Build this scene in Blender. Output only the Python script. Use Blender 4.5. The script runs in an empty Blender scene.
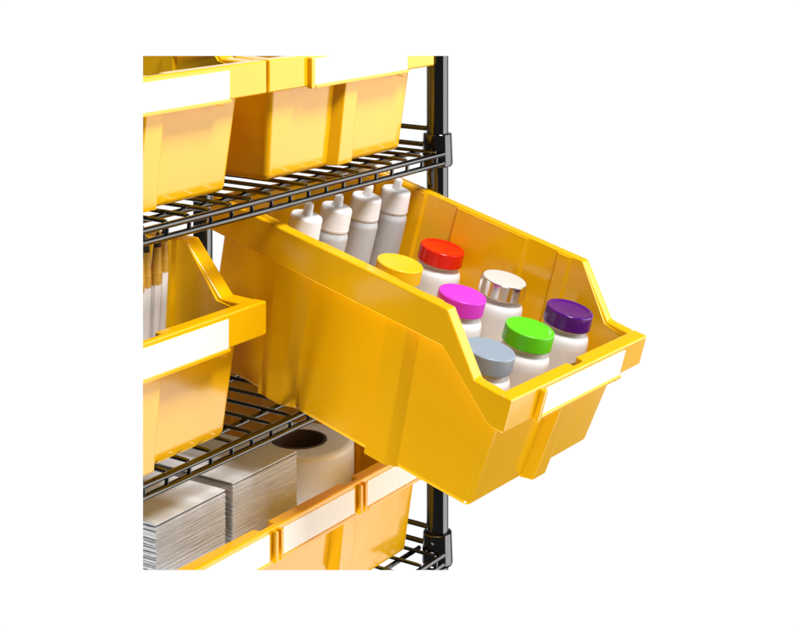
import bpy, bmesh, math, random
from mathutils import Vector, Matrix
random.seed(7)
S = bpy.context.scene
COL = S.collection

# ------------------------------------------------------------------ camera
CAM = Vector((-1.414, -0.8967, 0.0))
FWD = Vector((0.8312, 0.5559, 0.0)); RGT = Vector((0.5559, -0.8312, 0.0))
cd = bpy.data.cameras.new('camera'); cam = bpy.data.objects.new('camera', cd); COL.objects.link(cam)
cam.location = CAM
cam.rotation_euler = (math.radians(90), 0, -math.atan2(FWD.x, FWD.y))
cd.sensor_width = 36; cd.lens = 1540/800*36; cd.shift_y = -413/800
cd.clip_start = .05; cd.clip_end = 100
S.camera = cam

# The picture of the rack is a cropped one: the rack is modelled only as far as
# the photograph shows it and is sawn off cleanly (capped) along these planes.
CUTS = [(CAM, -(RGT + 0.1669*FWD)),                    # left end of the rack
        (CAM, Vector((0, 0, 1)) + 0.1013*FWD),         # top end
        (CAM, -(Vector((0, 0, 1)) + 0.4351*FWD))]      # bottom end

# ------------------------------------------------------------------ materials
def nodes(name):
    m = bpy.data.materials.new(name); m.use_nodes = True
    nt = m.node_tree; b = nt.nodes['Principled BSDF']
    return m, nt, b

def plastic(name, col, rough=.3, var=.06, bump=.02, scale=900, sss=0., sssr=.004, spec=.5, coat=0., warp=0.):
    m, nt, b = nodes(name)
    tc = nt.nodes.new('ShaderNodeTexCoord')
    n1 = nt.nodes.new('ShaderNodeTexNoise'); n1.inputs['Scale'].default_value = 14; n1.inputs['Detail'].default_value = 5
    n2 = nt.nodes.new('ShaderNodeTexNoise'); n2.inputs['Scale'].default_value = scale; n2.inputs['Detail'].default_value = 2
    nt.links.new(tc.outputs['Object'], n1.inputs['Vector']); nt.links.new(tc.outputs['Object'], n2.inputs['Vector'])
    mx = nt.nodes.new('ShaderNodeMix'); mx.data_type = 'RGBA'
    mx.inputs['A'].default_value = tuple(c*(1-var) for c in col)+(1,)
    mx.inputs['B'].default_value = tuple(min(1, c*(1+var)) for c in col)+(1,)
    nt.links.new(n1.outputs['Fac'], mx.inputs['Factor']); nt.links.new(mx.outputs['Result'], b.inputs['Base Color'])
    mr = nt.nodes.new('ShaderNodeMapRange'); mr.inputs['To Min'].default_value = rough*.8; mr.inputs['To Max'].default_value = rough*1.25
    nt.links.new(n1.outputs['Fac'], mr.inputs['Value']); nt.links.new(mr.outputs['Result'], b.inputs['Roughness'])
    bp = nt.nodes.new('ShaderNodeBump'); bp.inputs['Strength'].default_value = bump; bp.inputs['Distance'].default_value = .002
    nt.links.new(n2.outputs['Fac'], bp.inputs['Height']); nt.links.new(bp.outputs['Normal'], b.inputs['Normal'])
    if warp:
        n3 = nt.nodes.new('ShaderNodeTexNoise'); n3.inputs['Scale'].default_value = 22; n3.inputs['Detail'].default_value = 1
        nt.links.new(tc.outputs['Object'], n3.inputs['Vector'])
        b2 = nt.nodes.new('ShaderNodeBump'); b2.inputs['Strength'].default_value = warp; b2.inputs['Distance'].default_value = .004
        nt.links.new(n3.outputs['Fac'], b2.inputs['Height']); nt.links.new(b2.outputs['Normal'], bp.inputs['Normal'])
    b.inputs['Specular IOR Level'].default_value = spec
    b.inputs['Coat Weight'].default_value = coat
    if sss:
        b.inputs['Subsurface Weight'].default_value = sss
        b.inputs['Subsurface Radius'].default_value = (1, .95, .9); b.inputs['Subsurface Scale'].default_value = sssr
    return m

def metal(name, col, rough, var=.1):
    m, nt, b = nodes(name)
    b.inputs['Metallic'].default_value = 1
    tc = nt.nodes.new('ShaderNodeTexCoord'); n = nt.nodes.new('ShaderNodeTexNoise')
    n.inputs['Scale'].default_value = 60; n.inputs['Detail'].default_value = 4
    nt.links.new(tc.outputs['Object'], n.inputs['Vector'])
    mr = nt.nodes.new('ShaderNodeMapRange'); mr.inputs['To Min'].default_value = rough*(1-var*4); mr.inputs['To Max'].default_value = rough*(1+var*4)
    nt.links.new(n.outputs['Fac'], mr.inputs['Value']); nt.links.new(mr.outputs['Result'], b.inputs['Roughness'])
    b.inputs['Base Color'].default_value = col+(1,)
    return m

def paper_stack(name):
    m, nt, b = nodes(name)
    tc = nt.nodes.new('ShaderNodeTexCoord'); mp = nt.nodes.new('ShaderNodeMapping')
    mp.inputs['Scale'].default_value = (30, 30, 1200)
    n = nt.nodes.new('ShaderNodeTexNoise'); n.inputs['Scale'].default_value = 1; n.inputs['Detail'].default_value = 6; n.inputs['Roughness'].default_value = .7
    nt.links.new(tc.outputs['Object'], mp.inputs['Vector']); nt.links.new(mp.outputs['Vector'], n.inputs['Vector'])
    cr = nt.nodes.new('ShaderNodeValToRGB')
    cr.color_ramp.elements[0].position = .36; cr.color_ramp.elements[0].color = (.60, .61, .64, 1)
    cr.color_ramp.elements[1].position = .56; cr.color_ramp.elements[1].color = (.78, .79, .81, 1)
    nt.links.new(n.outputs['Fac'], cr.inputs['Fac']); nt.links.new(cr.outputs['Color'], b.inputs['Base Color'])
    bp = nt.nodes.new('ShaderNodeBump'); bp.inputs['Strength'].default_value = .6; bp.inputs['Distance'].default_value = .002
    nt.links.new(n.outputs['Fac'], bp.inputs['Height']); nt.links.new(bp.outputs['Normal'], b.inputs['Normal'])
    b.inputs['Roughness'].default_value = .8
    return m

YEL = (.89, .468, .002)
M = dict(
    yellow=plastic('yellow_plastic', YEL, .14, .03, .015, 500, spec=.62, warp=.10),
    label=plastic('white_card', (.93, .93, .92), .5, .01, .02),
    black=metal('black_chrome', (.12, .12, .122), .10),
    steel=metal('dark_steel_wire', (.11, .11, .113), .07),
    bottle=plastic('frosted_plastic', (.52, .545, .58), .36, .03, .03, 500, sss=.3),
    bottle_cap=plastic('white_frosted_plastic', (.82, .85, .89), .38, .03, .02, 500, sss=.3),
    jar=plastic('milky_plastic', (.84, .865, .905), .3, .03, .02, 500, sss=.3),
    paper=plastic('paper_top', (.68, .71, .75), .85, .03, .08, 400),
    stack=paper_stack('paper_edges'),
    roll=plastic('roll_paper', (.82, .83, .86), .28, .03, .02, 300, sss=.3),
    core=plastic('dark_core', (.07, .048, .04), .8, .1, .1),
    ferrule=plastic('gold_ferrule', (.58, .32, .04), .3, .15, .03),
    handle=plastic('white_handle', (.82, .80, .78), .4, .03, .02),
    bristle=plastic('dark_bristle', (.03, .022, .018), .8, .2, .4, 1500),
)
CAPS = dict(yellow=(.90, .56, .005), red=(.80, .012, .004), pink=(.70, .04, .66), grey=(.28, .35, .44), green=(.11, .66, .012), purple=(.075, .003, .19))
for k, c in CAPS.items():
    M['cap_'+k] = plastic('cap_'+k, c, .16 if k in ('red', 'purple') else .3, .02, .02, 600)
M['cap_white'] = plastic('pale_cap_top', (.66, .655, .65), .3, .02, .02)
M['cap_silver'] = metal('silver_cap', (.86, .85, .84), .16)

# ------------------------------------------------------------------ mesh helpers
def box(bm, x0, x1, y0, y1, z0, z1):
    v = [bm.verts.new((x, y, z)) for z in (z0, z1) for y in (y0, y1) for x in (x0, x1)]
    for f in ((0, 2, 3, 1), (4, 5, 7, 6), (0, 1, 5, 4), (2, 6, 7, 3), (0, 4, 6, 2), (1, 3, 7, 5)):
        bm.faces.new([v[i] for i in f])

def prism(bm, pts, axis, a, b):
    """polygon pts (2-D) pushed along axis from a to b"""
    def p(q, t):
        return {0: (t, q[0], q[1]), 1: (q[0], t, q[1]), 2: (q[0], q[1], t)}[axis]
    A = [bm.verts.new(p(q, a)) for q in pts]; B = [bm.verts.new(p(q, b)) for q in pts]
    n = len(pts)
    bm.faces.new(A); bm.faces.new(B[::-1])
    for i in range(n): bm.faces.new((A[i], B[i], B[(i+1) % n], A[(i+1) % n]))

def tube(bm, path, r, seg=12):
    """round bar along a polyline"""
    path = [Vector(p) for p in path]; rings = []
    for i, p in enumerate(path):
        d0 = (path[i]-path[i-1]).normalized() if i else (path[1]-path[0]).normalized()
        d1 = (path[i+1]-path[i]).normalized() if i < len(path)-1 else d0
        t = (d0+d1).normalized()
        u = t.orthogonal().normalized() if i == 0 else (u-t*u.dot(t)).normalized()
        w = t.cross(u)
        rings.append([bm.verts.new(p+(u*math.cos(a)+w*math.sin(a))*r) for a in [2*math.pi*k/seg for k in range(seg)]])
    for a, b in zip(rings, rings[1:]):
        for k in range(seg): bm.faces.new((a[k], a[(k+1) % seg], b[(k+1) % seg], b[k]))
    bm.faces.new(rings[0][::-1]); bm.faces.new(rings[-1])

def lathe(bm, prof, seg=64, c=(0, 0)):
    """prof: (r,z) list from the bottom; r=0 ends close the shape"""
    rings = []
    for r, z in prof:
        if r < 1e-6: rings.append([bm.verts.new((c[0], c[1], z))])
        else: rings.append([bm.verts.new((c[0]+r*math.cos(2*math.pi*k/seg), c[1]+r*math.sin(2*math.pi*k/seg), z)) for k in range(seg)])
    for a, b in zip(rings, rings[1:]):
        for k in range(seg):
            j = (k+1) % seg
            if len(a) == 1 and len(b) == 1: continue
            if len(a) == 1: bm.faces.new((a[0], b[j], b[k]))
            elif len(b) == 1: bm.faces.new((a[k], a[j], b[0]))
            else: bm.faces.new((a[k], a[j], b[j], b[k]))

def rounded(prof, r, n=4):
    """round the inner corners of an (r,z) profile"""
    out = [prof[0]]
    for a, b, c in zip(prof, prof[1:], prof[2:]):
        a, b, c = Vector(a), Vector(b), Vector(c)
        k = min(r, (a-b).length*.48, (c-b).length*.48)
        p, q = b+(a-b).normalized()*k, b+(c-b).normalized()*k
        for i in range(n+1):
            t = i/n; out.append(tuple(p*(1-t)**2+b*2*t*(1-t)+q*t*t))
    out.append(prof[-1]); return out

def bevel(bm, off, seg=2, ang=30, sel=None):
    bmesh.ops.recalc_face_normals(bm, faces=bm.faces[:])
    es = [e for e in bm.edges if len(e.link_faces) == 2 and e.calc_face_angle(0) > math.radians(ang) and (sel is None or sel(e))]
    bmesh.ops.bevel(bm, geom=es, offset=off, segments=seg, profile=.5, affect='EDGES', clamp_overlap=True)

def obj(name, bm, mat, parent=None, smooth=35, mats=None, weighted=True):
    bmesh.ops.recalc_face_normals(bm, faces=bm.faces[:])
    me = bpy.data.meshes.new(name); bm.to_mesh(me); bm.free()
    for m in (mats or [mat]): me.materials.append(m)
    for p in me.polygons: p.use_smooth = True
    me.set_sharp_from_angle(angle=math.radians(smooth))
    o = bpy.data.objects.new(name, me); COL.objects.link(o)
    if parent: o.parent = parent
    if weighted:
        wn = o.modifiers.new('weighted_normals', 'WEIGHTED_NORMAL'); wn.keep_sharp = True; wn.weight = 100
    return o

def thing(name, label, cat, loc=(0, 0, 0), rot=(0, 0, 0), group=None):
    o = bpy.data.objects.new(name, None); COL.objects.link(o)
    o.location = loc; o.rotation_euler = rot; o.empty_display_size = .02
    o['label'] = label; o['category'] = cat
    if group: o['group'] = group
    return o

# ------------------------------------------------------------------ storage bin
H, HF, LH, BH, DEPTH = .169, .1205, .031, .0335, .362
RUN0, RUN1 = .0395, .0814

def build_bin(label, loc, rot=(0, 0, 0), wl=.138, wb=.1148, ribs=(-.006,), labels=((-.0735, .0885),), bars=(-.081,), notches=(0.,), bw=.0032, group='yellow storage bins on the rack shelves'):
    """origin: bottom level, lip front plane, centre of the width"""
    t = thing('storage_bin', label, 'storage bin', loc, rot, group)
    slope = .012/H
    ox = lambda z: wb+slope*z                                  # outer half width of the tray
    wt = ox(H)
    fy = lambda z: .026-.014*z/HF                              # outer front of the tray
    by = lambda z: .343+.008*z/H
    T = .003
    # ---- tray
    bm = bmesh.new()
    FT = HF-.007
    prof = [(fy(0), 0), (by(0), 0), (by(H), H-.0006), (RUN1, H-.0006), (RUN0+.001, HF-.001), (fy(FT)+.001, FT)]
    prof[5] = (fy(FT), FT)
    inn = [(fy(T)+T, T), (by(T)-T, T), (by(H)-T, H-.0006), (RUN1, H-.0006), (RUN0+.001, HF-.001), (fy(FT)+T, FT)]
    def ring(pr, s, d):
        return [bm.verts.new((s*(ox(z)-d), y, z)) for y, z in pr]
    oL, oR = ring(prof, -1, 0), ring(prof, 1, 0)
    iL, iR = ring(inn, -1, T), ring(inn, 1, T)
    bm.faces.new(oL); bm.faces.new(oR[::-1]); bm.faces.new(iL[::-1]); bm.faces.new(iR)
    for a in (0, 1): bm.faces.new((oL[a], oL[a+1], oR[a+1], oR[a])); bm.faces.new((iL[a], iR[a], iR[a+1], iL[a+1]))
    bm.faces.new((oL[5], oL[0], oR[0], oR[5])); bm.faces.new((iL[5], iR[5], iR[0], iL[0]))
    for a in (2, 3, 4):
        bm.faces.new((oL[a], oL[a+1], iL[a+1], iL[a])); bm.faces.new((oR[a], iR[a], iR[a+1], oR[a+1]))
    bm.faces.new((oL[2], iL[2], iR[2], oR[2])); bm.faces.new((oL[5], oR[5], iR[5], iL[5]))
    def corner(e):
        a, b = e.verts; d = (a.co-b.co)
        vert = abs(d.z) > .08 and abs(d.x) < .05
        bot = max(a.co.z, b.co.z) < .004
        return vert or bot
    bevel(bm, .006, 4, 50, corner)
    for s in (-1, 1):                                           # thicker wall fields between the rib channels
        for y0, y1 in ((RUN1+.004, .106), (.1375, .2315), (.2675, .338)):
            vs = []
            for z in (.006, H-.0012):
                k = .006*z/H
                for y, d in ((y0+k, T-.001), (y0+k+.004, T+.0032), (y1+k-.004, T+.0032), (y1+k, T-.001)): vs.append(bm.verts.new((s*(ox(z)-d), y, z)))
            bm.faces.new(vs[:4]); bm.faces.new(vs[4:])
            for i in range(4): j = (i+1) % 4; bm.faces.new((vs[i], vs[j], vs[4+j], vs[4+i]))
    obj('tray', bm, M['yellow'], t)
    # ---- ribs on the walls (moulded pilasters)
    def side_rib(s, y0, y1, y2):
        bm = bmesh.new(); vs = []
        p = .0078
        for z, e in ((.0015, 0), (H-BH+.008, 1)):
            k = .006*z/H
            for y, d in ((y0+k+.0015, -.002), (y0+k, p), (y1+k, p), (y2+k, -.002)):
                vs.append(bm.verts.new((s*(ox(z)+d), y, z)))
        bm.faces.new(vs[:4]); bm.faces.new(vs[4:])
        for i in range(4): j = (i+1) % 4; bm.faces.new((vs[i], vs[j], vs[4+j], vs[4+i]))
        bevel(bm, .0006, 2, 20); obj('rib', bm, M['yellow'], t)
    for s in (-1, 1):
        side_rib(s, .2665, .2385, .2265); side_rib(s, .1365, .1135, .1015)
    for rx in ribs:
        bm = bmesh.new(); vs = []
        for z in (.0015, HF-LH+.006):
            w = 1.05-.1*z/HF
            for x, d in ((-.0145*w, .002), (-.0075*w, -.0105), (.016*w, -.0105), (.019*w, .002)):
                vs.append(bm.verts.new((rx+x, fy(z)+d, z)))
        bm.faces.new(vs[:4]); bm.faces.new(vs[4:])
        for i in range(4): j = (i+1) % 4; bm.faces.new((vs[i], vs[j], vs[4+j], vs[4+i]))
        bevel(bm, .0016, 3, 20); obj('rib', bm, M['yellow'], t)
    # ---- rim: side skirts, back skirt and front lip
    bm = bmesh.new()
    sk = [(DEPTH-.001, H), (RUN1, H), (RUN0, HF+.0006), (.006, HF-.0008), (.006, HF-LH+.001), (.0175, HF-LH+.0008), (.0285, HF-LH+.0095), (RUN1-.004, H-BH), (DEPTH-.001, H-BH)]
    for s in (-1, 1):
        prism(bm, sk, 0, s*(wt-.0027), s*(wl-.0003))
    box(bm, -(wl-.0009), wl-.0009, by(H)-.0026, DEPTH, H-BH+.0007, H-.0007)
    lip = [(-wl, 0), (wl, 0), (wl, .0150)]
    for n in reversed(notches): lip += [(n+.0105, .0152), (n+.0095, .0068), (n-.0105, .0068), (n-.0125, .0140)]
    lip += [(-wl, .0140)]
    prism(bm, lip, 2, HF-LH, HF)
    def soft(e):
        a, b = e.verts; d = a.co-b.co
        return not (abs(d.x)+abs(d.y) < 1e-5 and abs(abs(a.co.x)-wl) < 1e-4 and a.co.y > .01)
    bevel(bm, .0020, 3, 30, soft)
    for s in (-1, 1):                                           # small moulded gussets under the side skirts
        for gy in (.300, .182, .123):
            z = H-BH+.001
            v = [bm.verts.new((s*q, y, zz)) for y in (gy-.002, gy+.002) for q, zz in ((ox(z)-.001, z), (wl-.003, z), (ox(z)-.001, z-.008))]
            bm.faces.new(v[:3]); bm.faces.new(v[3:])
            for i in range(3): j = (i+1) % 3; bm.faces.new((v[i], v[j], v[3+j], v[3+i]))
    obj('rim', bm, M['yellow'], t)
    # ---- label holders and white cards
    for a, b in labels:
        bm = bmesh.new()
        box(bm, a, b, -.0010, .0009, HF-.0300, HF-.0046); obj('label_card', bm, M['label'], t)
        bm = bmesh.new()
        box(bm, a-.0008, b+.0012, -.0028, .001, HF-LH-.0022, HF-.0302)
        prism(bm, [(0, 0), (.024, 0), (.024, -.0075)], 1, .0006, .013)
        bm.verts.ensure_lookup_table()
        for v in bm.verts[-6:]: v.co.x += b-.024; v.co.z += HF-LH+.0004
        bevel(bm, .0006, 2, 30); obj('label_ledge', bm, M['yellow'], t)
    for a in bars:
        bm = bmesh.new(); box(bm, a-bw, a+bw, -.0050, .001, HF-LH-.0018, HF-.003)
        bevel(bm, .0012, 2, 30); obj('label_clip', bm, M['yellow'], t)
    return t

Z1, Z2, Z3 = -.2777, -.4910, -.7160          # top front rods of the three shelves
RR, WR = .0030, .0020                        # rail and wire radius

build_bin('yellow bin at the top left corner, cut off at its left, on the top shelf', (-.4335, .004, Z1+.0078), wl=.1437)
build_bin('yellow bin on the top shelf next to the black post, its white label whole', (-.1432, .004, Z1+.0078), wl=.1437)
build_bin('yellow bin on the middle shelf holding the white paint brushes', (-.4545, -.0125, Z2+.0030+.0012), wl=.1437)
wide = build_bin('wide yellow bin on the bottom shelf holding paper stacks and rolls, with white labels', (-.4250, .004, Z3+.0078), wl=.432, wb=.4085,
    ribs=(.272, -.004, -.28), labels=((-.2507, -.1352), (-.1142, .0013), (.0223, .1378), (.1588, .2743), (.2972, .4127)), bars=(-.1285, -.1205, .0080, .0160, .1445, .1525, .2820, .2900), bw=.0022, notches=(.0065, .1430, .2795))
PB = build_bin('yellow bin pulled out and tipping forward, filled with bottles and colourful jars', (-.137, -.2153, -.5476), (0, 0, 0))
# measured pose of the pulled-out bin: tipped forward over the middle shelf's front rail
PM = Matrix.Rotation(-.0065, 4, 'Z') @ Matrix.Rotation(.257, 4, 'X') @ Matrix.Rotation(.0358, 4, 'Y')
PM = Matrix.Translation((-.137, -.2153, -.5476)) @ PM
PB.matrix_world = PM
PROT = PM.to_euler()

# ------------------------------------------------------------------ bottles and jars in the pulled-out bin
def jar(x, y, key, label):
    t = thing('jar', label, 'jar', PM @ Vector((x, y, .0035)), PROT, 'jars with coloured caps in the pulled-out bin')
    t.rotation_euler.rotate_axis('Z', random.uniform(-3, 3))
    R, hb = .0260, .1088
    bm = bmesh.new()
    lathe(bm, rounded([(0, 0), (R-.002, 0), (R, .004), (R, hb-.012), (R-.0010, hb-.005), (R-.0065, hb+.0015), (.0205, hb+.003), (.0205, hb+.010), (0, hb+.010)], .006, 5))
    obj('body', bm, M['jar'], t)
    bm = bmesh.new(); c = .0243; z0, z1 = hb+.0042, .1290
    if key == 'silver': pr = [(0, z0+.002), (c-.002, z0+.002), (c-.002, z0), (c, z0), (c, z1), (c-.0012, z1), (c-.0022, z1-.0007), (0, z1-.0009)]
    else: pr = [(0, z0+.002), (c-.002, z0+.002), (c-.002, z0), (c, z0), (c-.0004, z1), (c-.004, z1-.0001), (c-.006, z1-.0012 if key in ('red', 'purple', 'green') else z1-.0003), (0, z1-(.0026 if key in ('red', 'purple') else .001))]
    lathe(bm, rounded(pr, .0020, 4)); cp = obj('cap', bm, M['cap_'+key], t)
    if key == 'silver':
        bm = bmesh.new(); lathe(bm, rounded([(0, z1-.0006), (c-.0022, z1-.0006), (c-.0022, z1+.0002), (0, z1+.0002)], .0003, 2)); obj('cap_top', bm, M['cap_white'], cp)

for a in ((.0030, .2190, 'yellow', 'white jar with a yellow cap, behind the near wall of the bin'),
          (.0922, .2246, 'red', 'white jar with a glossy red cap, in front of the squeeze bottles'),
          (.0001, .1409, 'pink', 'white jar with a magenta pink cap'),
          (.0834, .1415, 'silver', 'white jar with a shiny silver cap'),
          (-.0885, .0554, 'grey', 'white jar with a grey cap at the front corner of the bin'),
          (-.0031, .0612, 'green', 'white jar with a bright green cap at the front of the bin'),
          (.0852, .0649, 'purple', 'white jar with a dark purple cap by the far wall')):
    jar(*a)

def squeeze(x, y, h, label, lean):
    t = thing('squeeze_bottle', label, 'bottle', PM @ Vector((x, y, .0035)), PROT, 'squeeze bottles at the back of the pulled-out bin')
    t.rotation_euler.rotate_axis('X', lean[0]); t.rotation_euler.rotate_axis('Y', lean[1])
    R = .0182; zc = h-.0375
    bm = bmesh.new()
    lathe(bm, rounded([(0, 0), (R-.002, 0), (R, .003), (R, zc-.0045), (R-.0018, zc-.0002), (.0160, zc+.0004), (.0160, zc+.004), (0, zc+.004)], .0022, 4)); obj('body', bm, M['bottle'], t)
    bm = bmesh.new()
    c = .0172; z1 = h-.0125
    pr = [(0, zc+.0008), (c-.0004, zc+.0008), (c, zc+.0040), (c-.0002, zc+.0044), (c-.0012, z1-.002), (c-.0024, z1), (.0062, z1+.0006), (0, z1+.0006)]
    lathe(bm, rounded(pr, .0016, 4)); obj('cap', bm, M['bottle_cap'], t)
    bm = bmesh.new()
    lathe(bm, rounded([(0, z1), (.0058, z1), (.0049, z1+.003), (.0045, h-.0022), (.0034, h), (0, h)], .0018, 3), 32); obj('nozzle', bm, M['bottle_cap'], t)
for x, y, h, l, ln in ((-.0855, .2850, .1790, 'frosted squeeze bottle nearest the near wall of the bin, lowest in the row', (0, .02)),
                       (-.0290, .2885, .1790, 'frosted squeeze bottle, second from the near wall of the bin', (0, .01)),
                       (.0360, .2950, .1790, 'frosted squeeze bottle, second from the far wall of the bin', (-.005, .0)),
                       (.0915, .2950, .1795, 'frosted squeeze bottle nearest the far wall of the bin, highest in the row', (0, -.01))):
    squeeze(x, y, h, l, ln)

# ------------------------------------------------------------------ paint brushes in the middle-shelf bin
for i, (dx, z1, tint) in enumerate(((0, -.3490, 0), (.0096, -.3470, 0), (.0192, -.3460, 0), (.0286, -.3370, 0))):
    base = Vector((-.400+dx, .0680, -.482))
    t = thing('paint_brush', ['white paint brush at the cut edge, leftmost of the four', 'white paint brush with brass ferrule, second from the left',
              'white paint brush with brass ferrule, third from the left', 'white paint brush with brass ferrule, rightmost of the four, nearest the bin wall'][i], 'paint brush', base,
              (random.uniform(-.02, .02), .045+.012*i, 0), 'white paint brushes in the yellow bin')
    L = .164+.003*i; f = z1-base.z
    bm = bmesh.new(); lathe(bm, [(0, 0), (.0026, .001), (.0040, .03), (.0048, .07), (.0052, f-.002), (.0048, f), (0, f)], 8); obj('handle', bm, M['handle'], t, 20)
    bm = bmesh.new(); lathe(bm, [(0, f-.004), (.0050, f-.004), (.0055, f), (.0053, f+.006), (.0056, f+.007), (.0052, f+.008), (.0038, L-.004), (0, L-.008)], 24); obj('ferrule', bm, M['ferrule'], t, 30)
    bm = bmesh.new(); lathe(bm, [(0, L-.012), (.0036, L-.012), (.0032, L), (.0015, L+.008), (0, L+.010)], 16); obj('bristles', bm, M['bristle'], t)

# ------------------------------------------------------------------ paper stacks and rolls in the wide bin
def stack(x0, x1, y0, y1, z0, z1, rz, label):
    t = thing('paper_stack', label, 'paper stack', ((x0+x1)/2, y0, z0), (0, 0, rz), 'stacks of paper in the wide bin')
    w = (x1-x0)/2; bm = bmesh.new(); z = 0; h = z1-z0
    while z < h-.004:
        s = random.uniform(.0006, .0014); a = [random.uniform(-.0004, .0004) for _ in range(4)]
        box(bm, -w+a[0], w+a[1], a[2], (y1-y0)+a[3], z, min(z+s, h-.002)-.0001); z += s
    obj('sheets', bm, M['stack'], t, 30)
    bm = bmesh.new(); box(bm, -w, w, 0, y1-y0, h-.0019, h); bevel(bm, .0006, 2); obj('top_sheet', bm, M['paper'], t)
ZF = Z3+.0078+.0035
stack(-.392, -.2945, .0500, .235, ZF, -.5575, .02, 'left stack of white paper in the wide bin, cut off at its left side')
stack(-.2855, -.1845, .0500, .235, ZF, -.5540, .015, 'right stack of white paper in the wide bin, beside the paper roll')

def roll(x, y, r, rc, z1, label):
    t = thing('paper_roll', label, 'paper roll', (x, y, ZF), (0, 0, 0), 'white paper rolls in the wide bin')
    h = z1-ZF; bm = bmesh.new()
    lathe(bm, rounded([(rc+.0016, 0), (r-.001, 0), (r, .002), (r, h-.004), (r-.004, h), (rc+.0016, h)], .003, 3), 96)
    n = 96; vs = bm.verts[:]; k = len(vs)//n
    for i in range(n): bm.faces.new((vs[(k-1)*n+i], vs[(k-1)*n+(i+1) % n], vs[(i+1) % n], vs[i]))
    obj('wound_paper', bm, M['roll'], t)
    bm = bmesh.new()
    pr = [(rc-.0012, .0005), (rc+.0014, .0005), (rc+.0014, h+.0008), (rc-.0012, h+.0008)]
    lathe(bm, pr, 96); vs = bm.verts[:]
    for i in range(n): bm.faces.new((vs[3*n+i], vs[3*n+(i+1) % n], vs[(i+1) % n], vs[i]))
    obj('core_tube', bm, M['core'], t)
roll(-.1010, .1115, .0590, .0285, -.5785, 'upright white paper roll with a dark hollow core beside the paper stack')
roll(-.1700, .2900, .0540, .0250, -.5830, 'white paper roll seen through the middle shelf wires, behind the others')

# ------------------------------------------------------------------ rack
rack = thing('wire_shelving_rack', 'black chrome wire shelving rack carrying the yellow bins', 'shelving rack', (.019, .012, Z3-.02))
BACK = .364; XR = .019; XL = -.75; YB = BACK
def rel(bm):
    bmesh.ops.translate(bm, verts=bm.verts[:], vec=-rack.location); return bm
collars = []
posts = []
for py in (.012, BACK-.012):
    bm = bmesh.new()
    lathe(bm, rounded([(0, Z3-.06), (.0122, Z3-.06), (.0122, .05), (0, .05)], .001, 2), 64, (XR, py))
    posts.append(obj('post', rel(bm), M['black'], rack))
for zi, z in enumerate((Z1, Z2, Z3)):
    sh = None
    # front and back rails: two rods each
    def rail(y, nm):
        global sh
        bm = bmesh.new()
        for dz in (0, -.0101): tube(bm, [(XL, y, z+dz), (XR-.006, y, z+dz)], RR, 16)
        return obj(nm, rel(bm), M['steel'], rack)
    rail(0, 'front_rail'); rail(YB, 'back_rail')
    bm = bmesh.new()                                            # long rods under the wires
    for y in (.034, .125, .215, .310): tube(bm, [(XL, y, z-.0012), (XR-.003, y, z-.0012)], .0026, 12)
    x = -.2600+.0286*9
    while x > -.62:                                             # cross wires, bent down at the front and back
        zz = z+.0034
        tube(bm, [(x, .0004, z-.0101), (x, -.0003, z-.001), (x, .0018, zz-.0002), (x, .006, zz), (x, YB-.006, zz), (x, YB-.0018, zz-.0002), (x, YB+.0003, z-.001), (x, YB-.0004, z-.0101)], WR, 10)
        x -= .0286
    obj('wire_mat', rel(bm), M['steel'], rack)
    bm = bmesh.new()                                            # raised end rail between the two posts
    for dz in (.0262, .0082): tube(bm, [(XR-.006, .012, z+dz), (XR-.006, YB-.012, z+dz)], RR*.95, 14)
    for k in range(1, 7): y = .012+k*(YB-.024)/7; tube(bm, [(XR-.006, y, z+.0082), (XR-.006, y, z+.0262)], WR*.9, 8)
    obj('end_rail', rel(bm), M['steel'], rack)
    for py in (.012, BACK-.012):                                # tapered sleeves that clamp the shelf to the post
        bm = bmesh.new(); a, b = z-.015, z+.0215
        lathe(bm, rounded([(.0124, a), (.0158, a), (.0172, a+.003), (.0160, b-.001), (.0148, b), (.0124, b)], .0012, 3), 64, (XR, py))
        obj('collar', rel(bm), M['black'], rack)

# ------------------------------------------------------------------ saw the rack off where the photograph ends
bpy.context.view_layer.update()
def trim(o):
    mw = o.matrix_world; inv = mw.inverted()
    pts = [mw @ Vector(c) for c in o.bound_box]
    todo = [(p, n) for p, n in CUTS if max((q-p).dot(n) for q in pts) > 0]
    if not todo: return
    bm = bmesh.new(); bm.from_mesh(o.data); bm.transform(mw)
    for p, n in todo:
        if not bm.verts: break
        r = bmesh.ops.bisect_plane(bm, geom=bm.verts[:]+bm.edges[:]+bm.faces[:], dist=1e-6, plane_co=p, plane_no=n.normalized(), clear_outer=True)
        ed = [e for e in r['geom_cut'] if isinstance(e, bmesh.types.BMEdge) and e.is_valid and e.is_boundary]
        if ed:
            try: bmesh.ops.triangle_fill(bm, use_beauty=True, use_dissolve=False, edges=ed, normal=n.normalized())
            except Exception: pass
    if not bm.faces:
        bm.free(); bpy.data.objects.remove(o, do_unlink=True); return
    bm.transform(inv); bm.to_mesh(o.data); bm.free()
    for pl in o.data.polygons: pl.use_smooth = True
    o.data.set_sharp_from_angle(angle=math.radians(35))
for o in [o for o in COL.objects if o.type == 'MESH']: trim(o)

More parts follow.
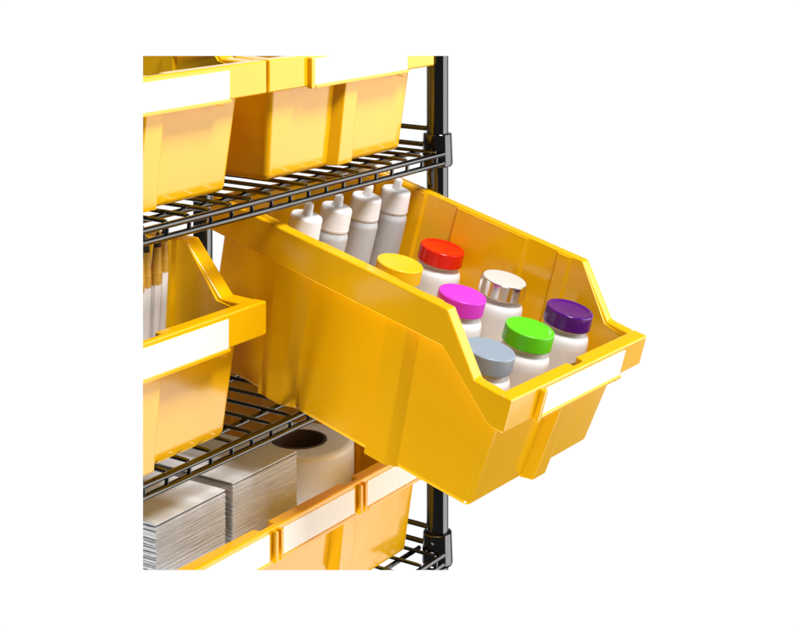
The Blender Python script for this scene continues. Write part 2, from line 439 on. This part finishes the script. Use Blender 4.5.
# ------------------------------------------------------------------ studio: white sweep behind, dark in front, softboxes
w = bpy.data.worlds.new('World'); S.world = w; w.use_nodes = True
nt = w.node_tree; bg = nt.nodes['Background']
tc = nt.nodes.new('ShaderNodeTexCoord'); vm = nt.nodes.new('ShaderNodeVectorMath'); vm.operation = 'DOT_PRODUCT'
vm.inputs[1].default_value = (FWD.x, FWD.y, 0)
nt.links.new(tc.outputs['Generated'], vm.inputs[0])
def ramp(sock, lo, hi):
    m = nt.nodes.new('ShaderNodeMapRange'); m.interpolation_type = 'SMOOTHSTEP'
    m.inputs['From Min'].default_value = lo; m.inputs['From Max'].default_value = hi
    nt.links.new(sock, m.inputs['Value']); return m.outputs['Result']
sp = nt.nodes.new('ShaderNodeSeparateXYZ'); nt.links.new(tc.outputs['Generated'], sp.inputs[0])
mul = nt.nodes.new('ShaderNodeMath'); mul.operation = 'MULTIPLY'
nt.links.new(ramp(vm.outputs['Value'], .5, .75), mul.inputs[0]); nt.links.new(ramp(sp.outputs['Z'], .38, .12), mul.inputs[1])
mul2 = nt.nodes.new('ShaderNodeMath'); mul2.operation = 'MULTIPLY'
nt.links.new(mul.outputs[0], mul2.inputs[0]); nt.links.new(ramp(sp.outputs['Z'], -.57, -.46), mul2.inputs[1])
mr = nt.nodes.new('ShaderNodeMapRange'); mr.inputs['To Min'].default_value = .07; mr.inputs['To Max'].default_value = 1.02
nt.links.new(mul2.outputs[0], mr.inputs['Value']); nt.links.new(mr.outputs['Result'], bg.inputs['Strength'])
bg.inputs['Color'].default_value = (1, 1, 1, 1)

def softbox(name, loc, target, sx, sy, power, col=(1, .98, .95)):
    l = bpy.data.lights.new(name, 'AREA'); l.shape = 'RECTANGLE'; l.size = sx; l.size_y = sy; l.energy = power; l.color = col
    o = bpy.data.objects.new(name, l); COL.objects.link(o); o.location = loc
    o.rotation_euler = (Vector(target)-Vector(loc)).to_track_quat('-Z', 'Y').to_euler()
T = (-.15, 0, -.4)
softbox('softbox_front', (.90, -1.42, -.60), (-.15, 0, -.52), 1.75, 2.8, 44)
softbox('softbox_left', (-1.10, .25, -2.20), (-.25, -.1, -.45), .8, .8, 66)
softbox('softbox_top', (-.34, -1.05, 1.3), (-.1, -.15, -.4), .5, .5, 54)
softbox('softbox_back', (1.30, .85, .62), (-.1, -.05, -.35), .35, .35, 3)

S.view_settings.view_transform = 'Standard'; S.view_settings.look = 'None'
S.view_settings.gamma = 1; S.view_settings.exposure = 0
S.render.engine = 'CYCLES'
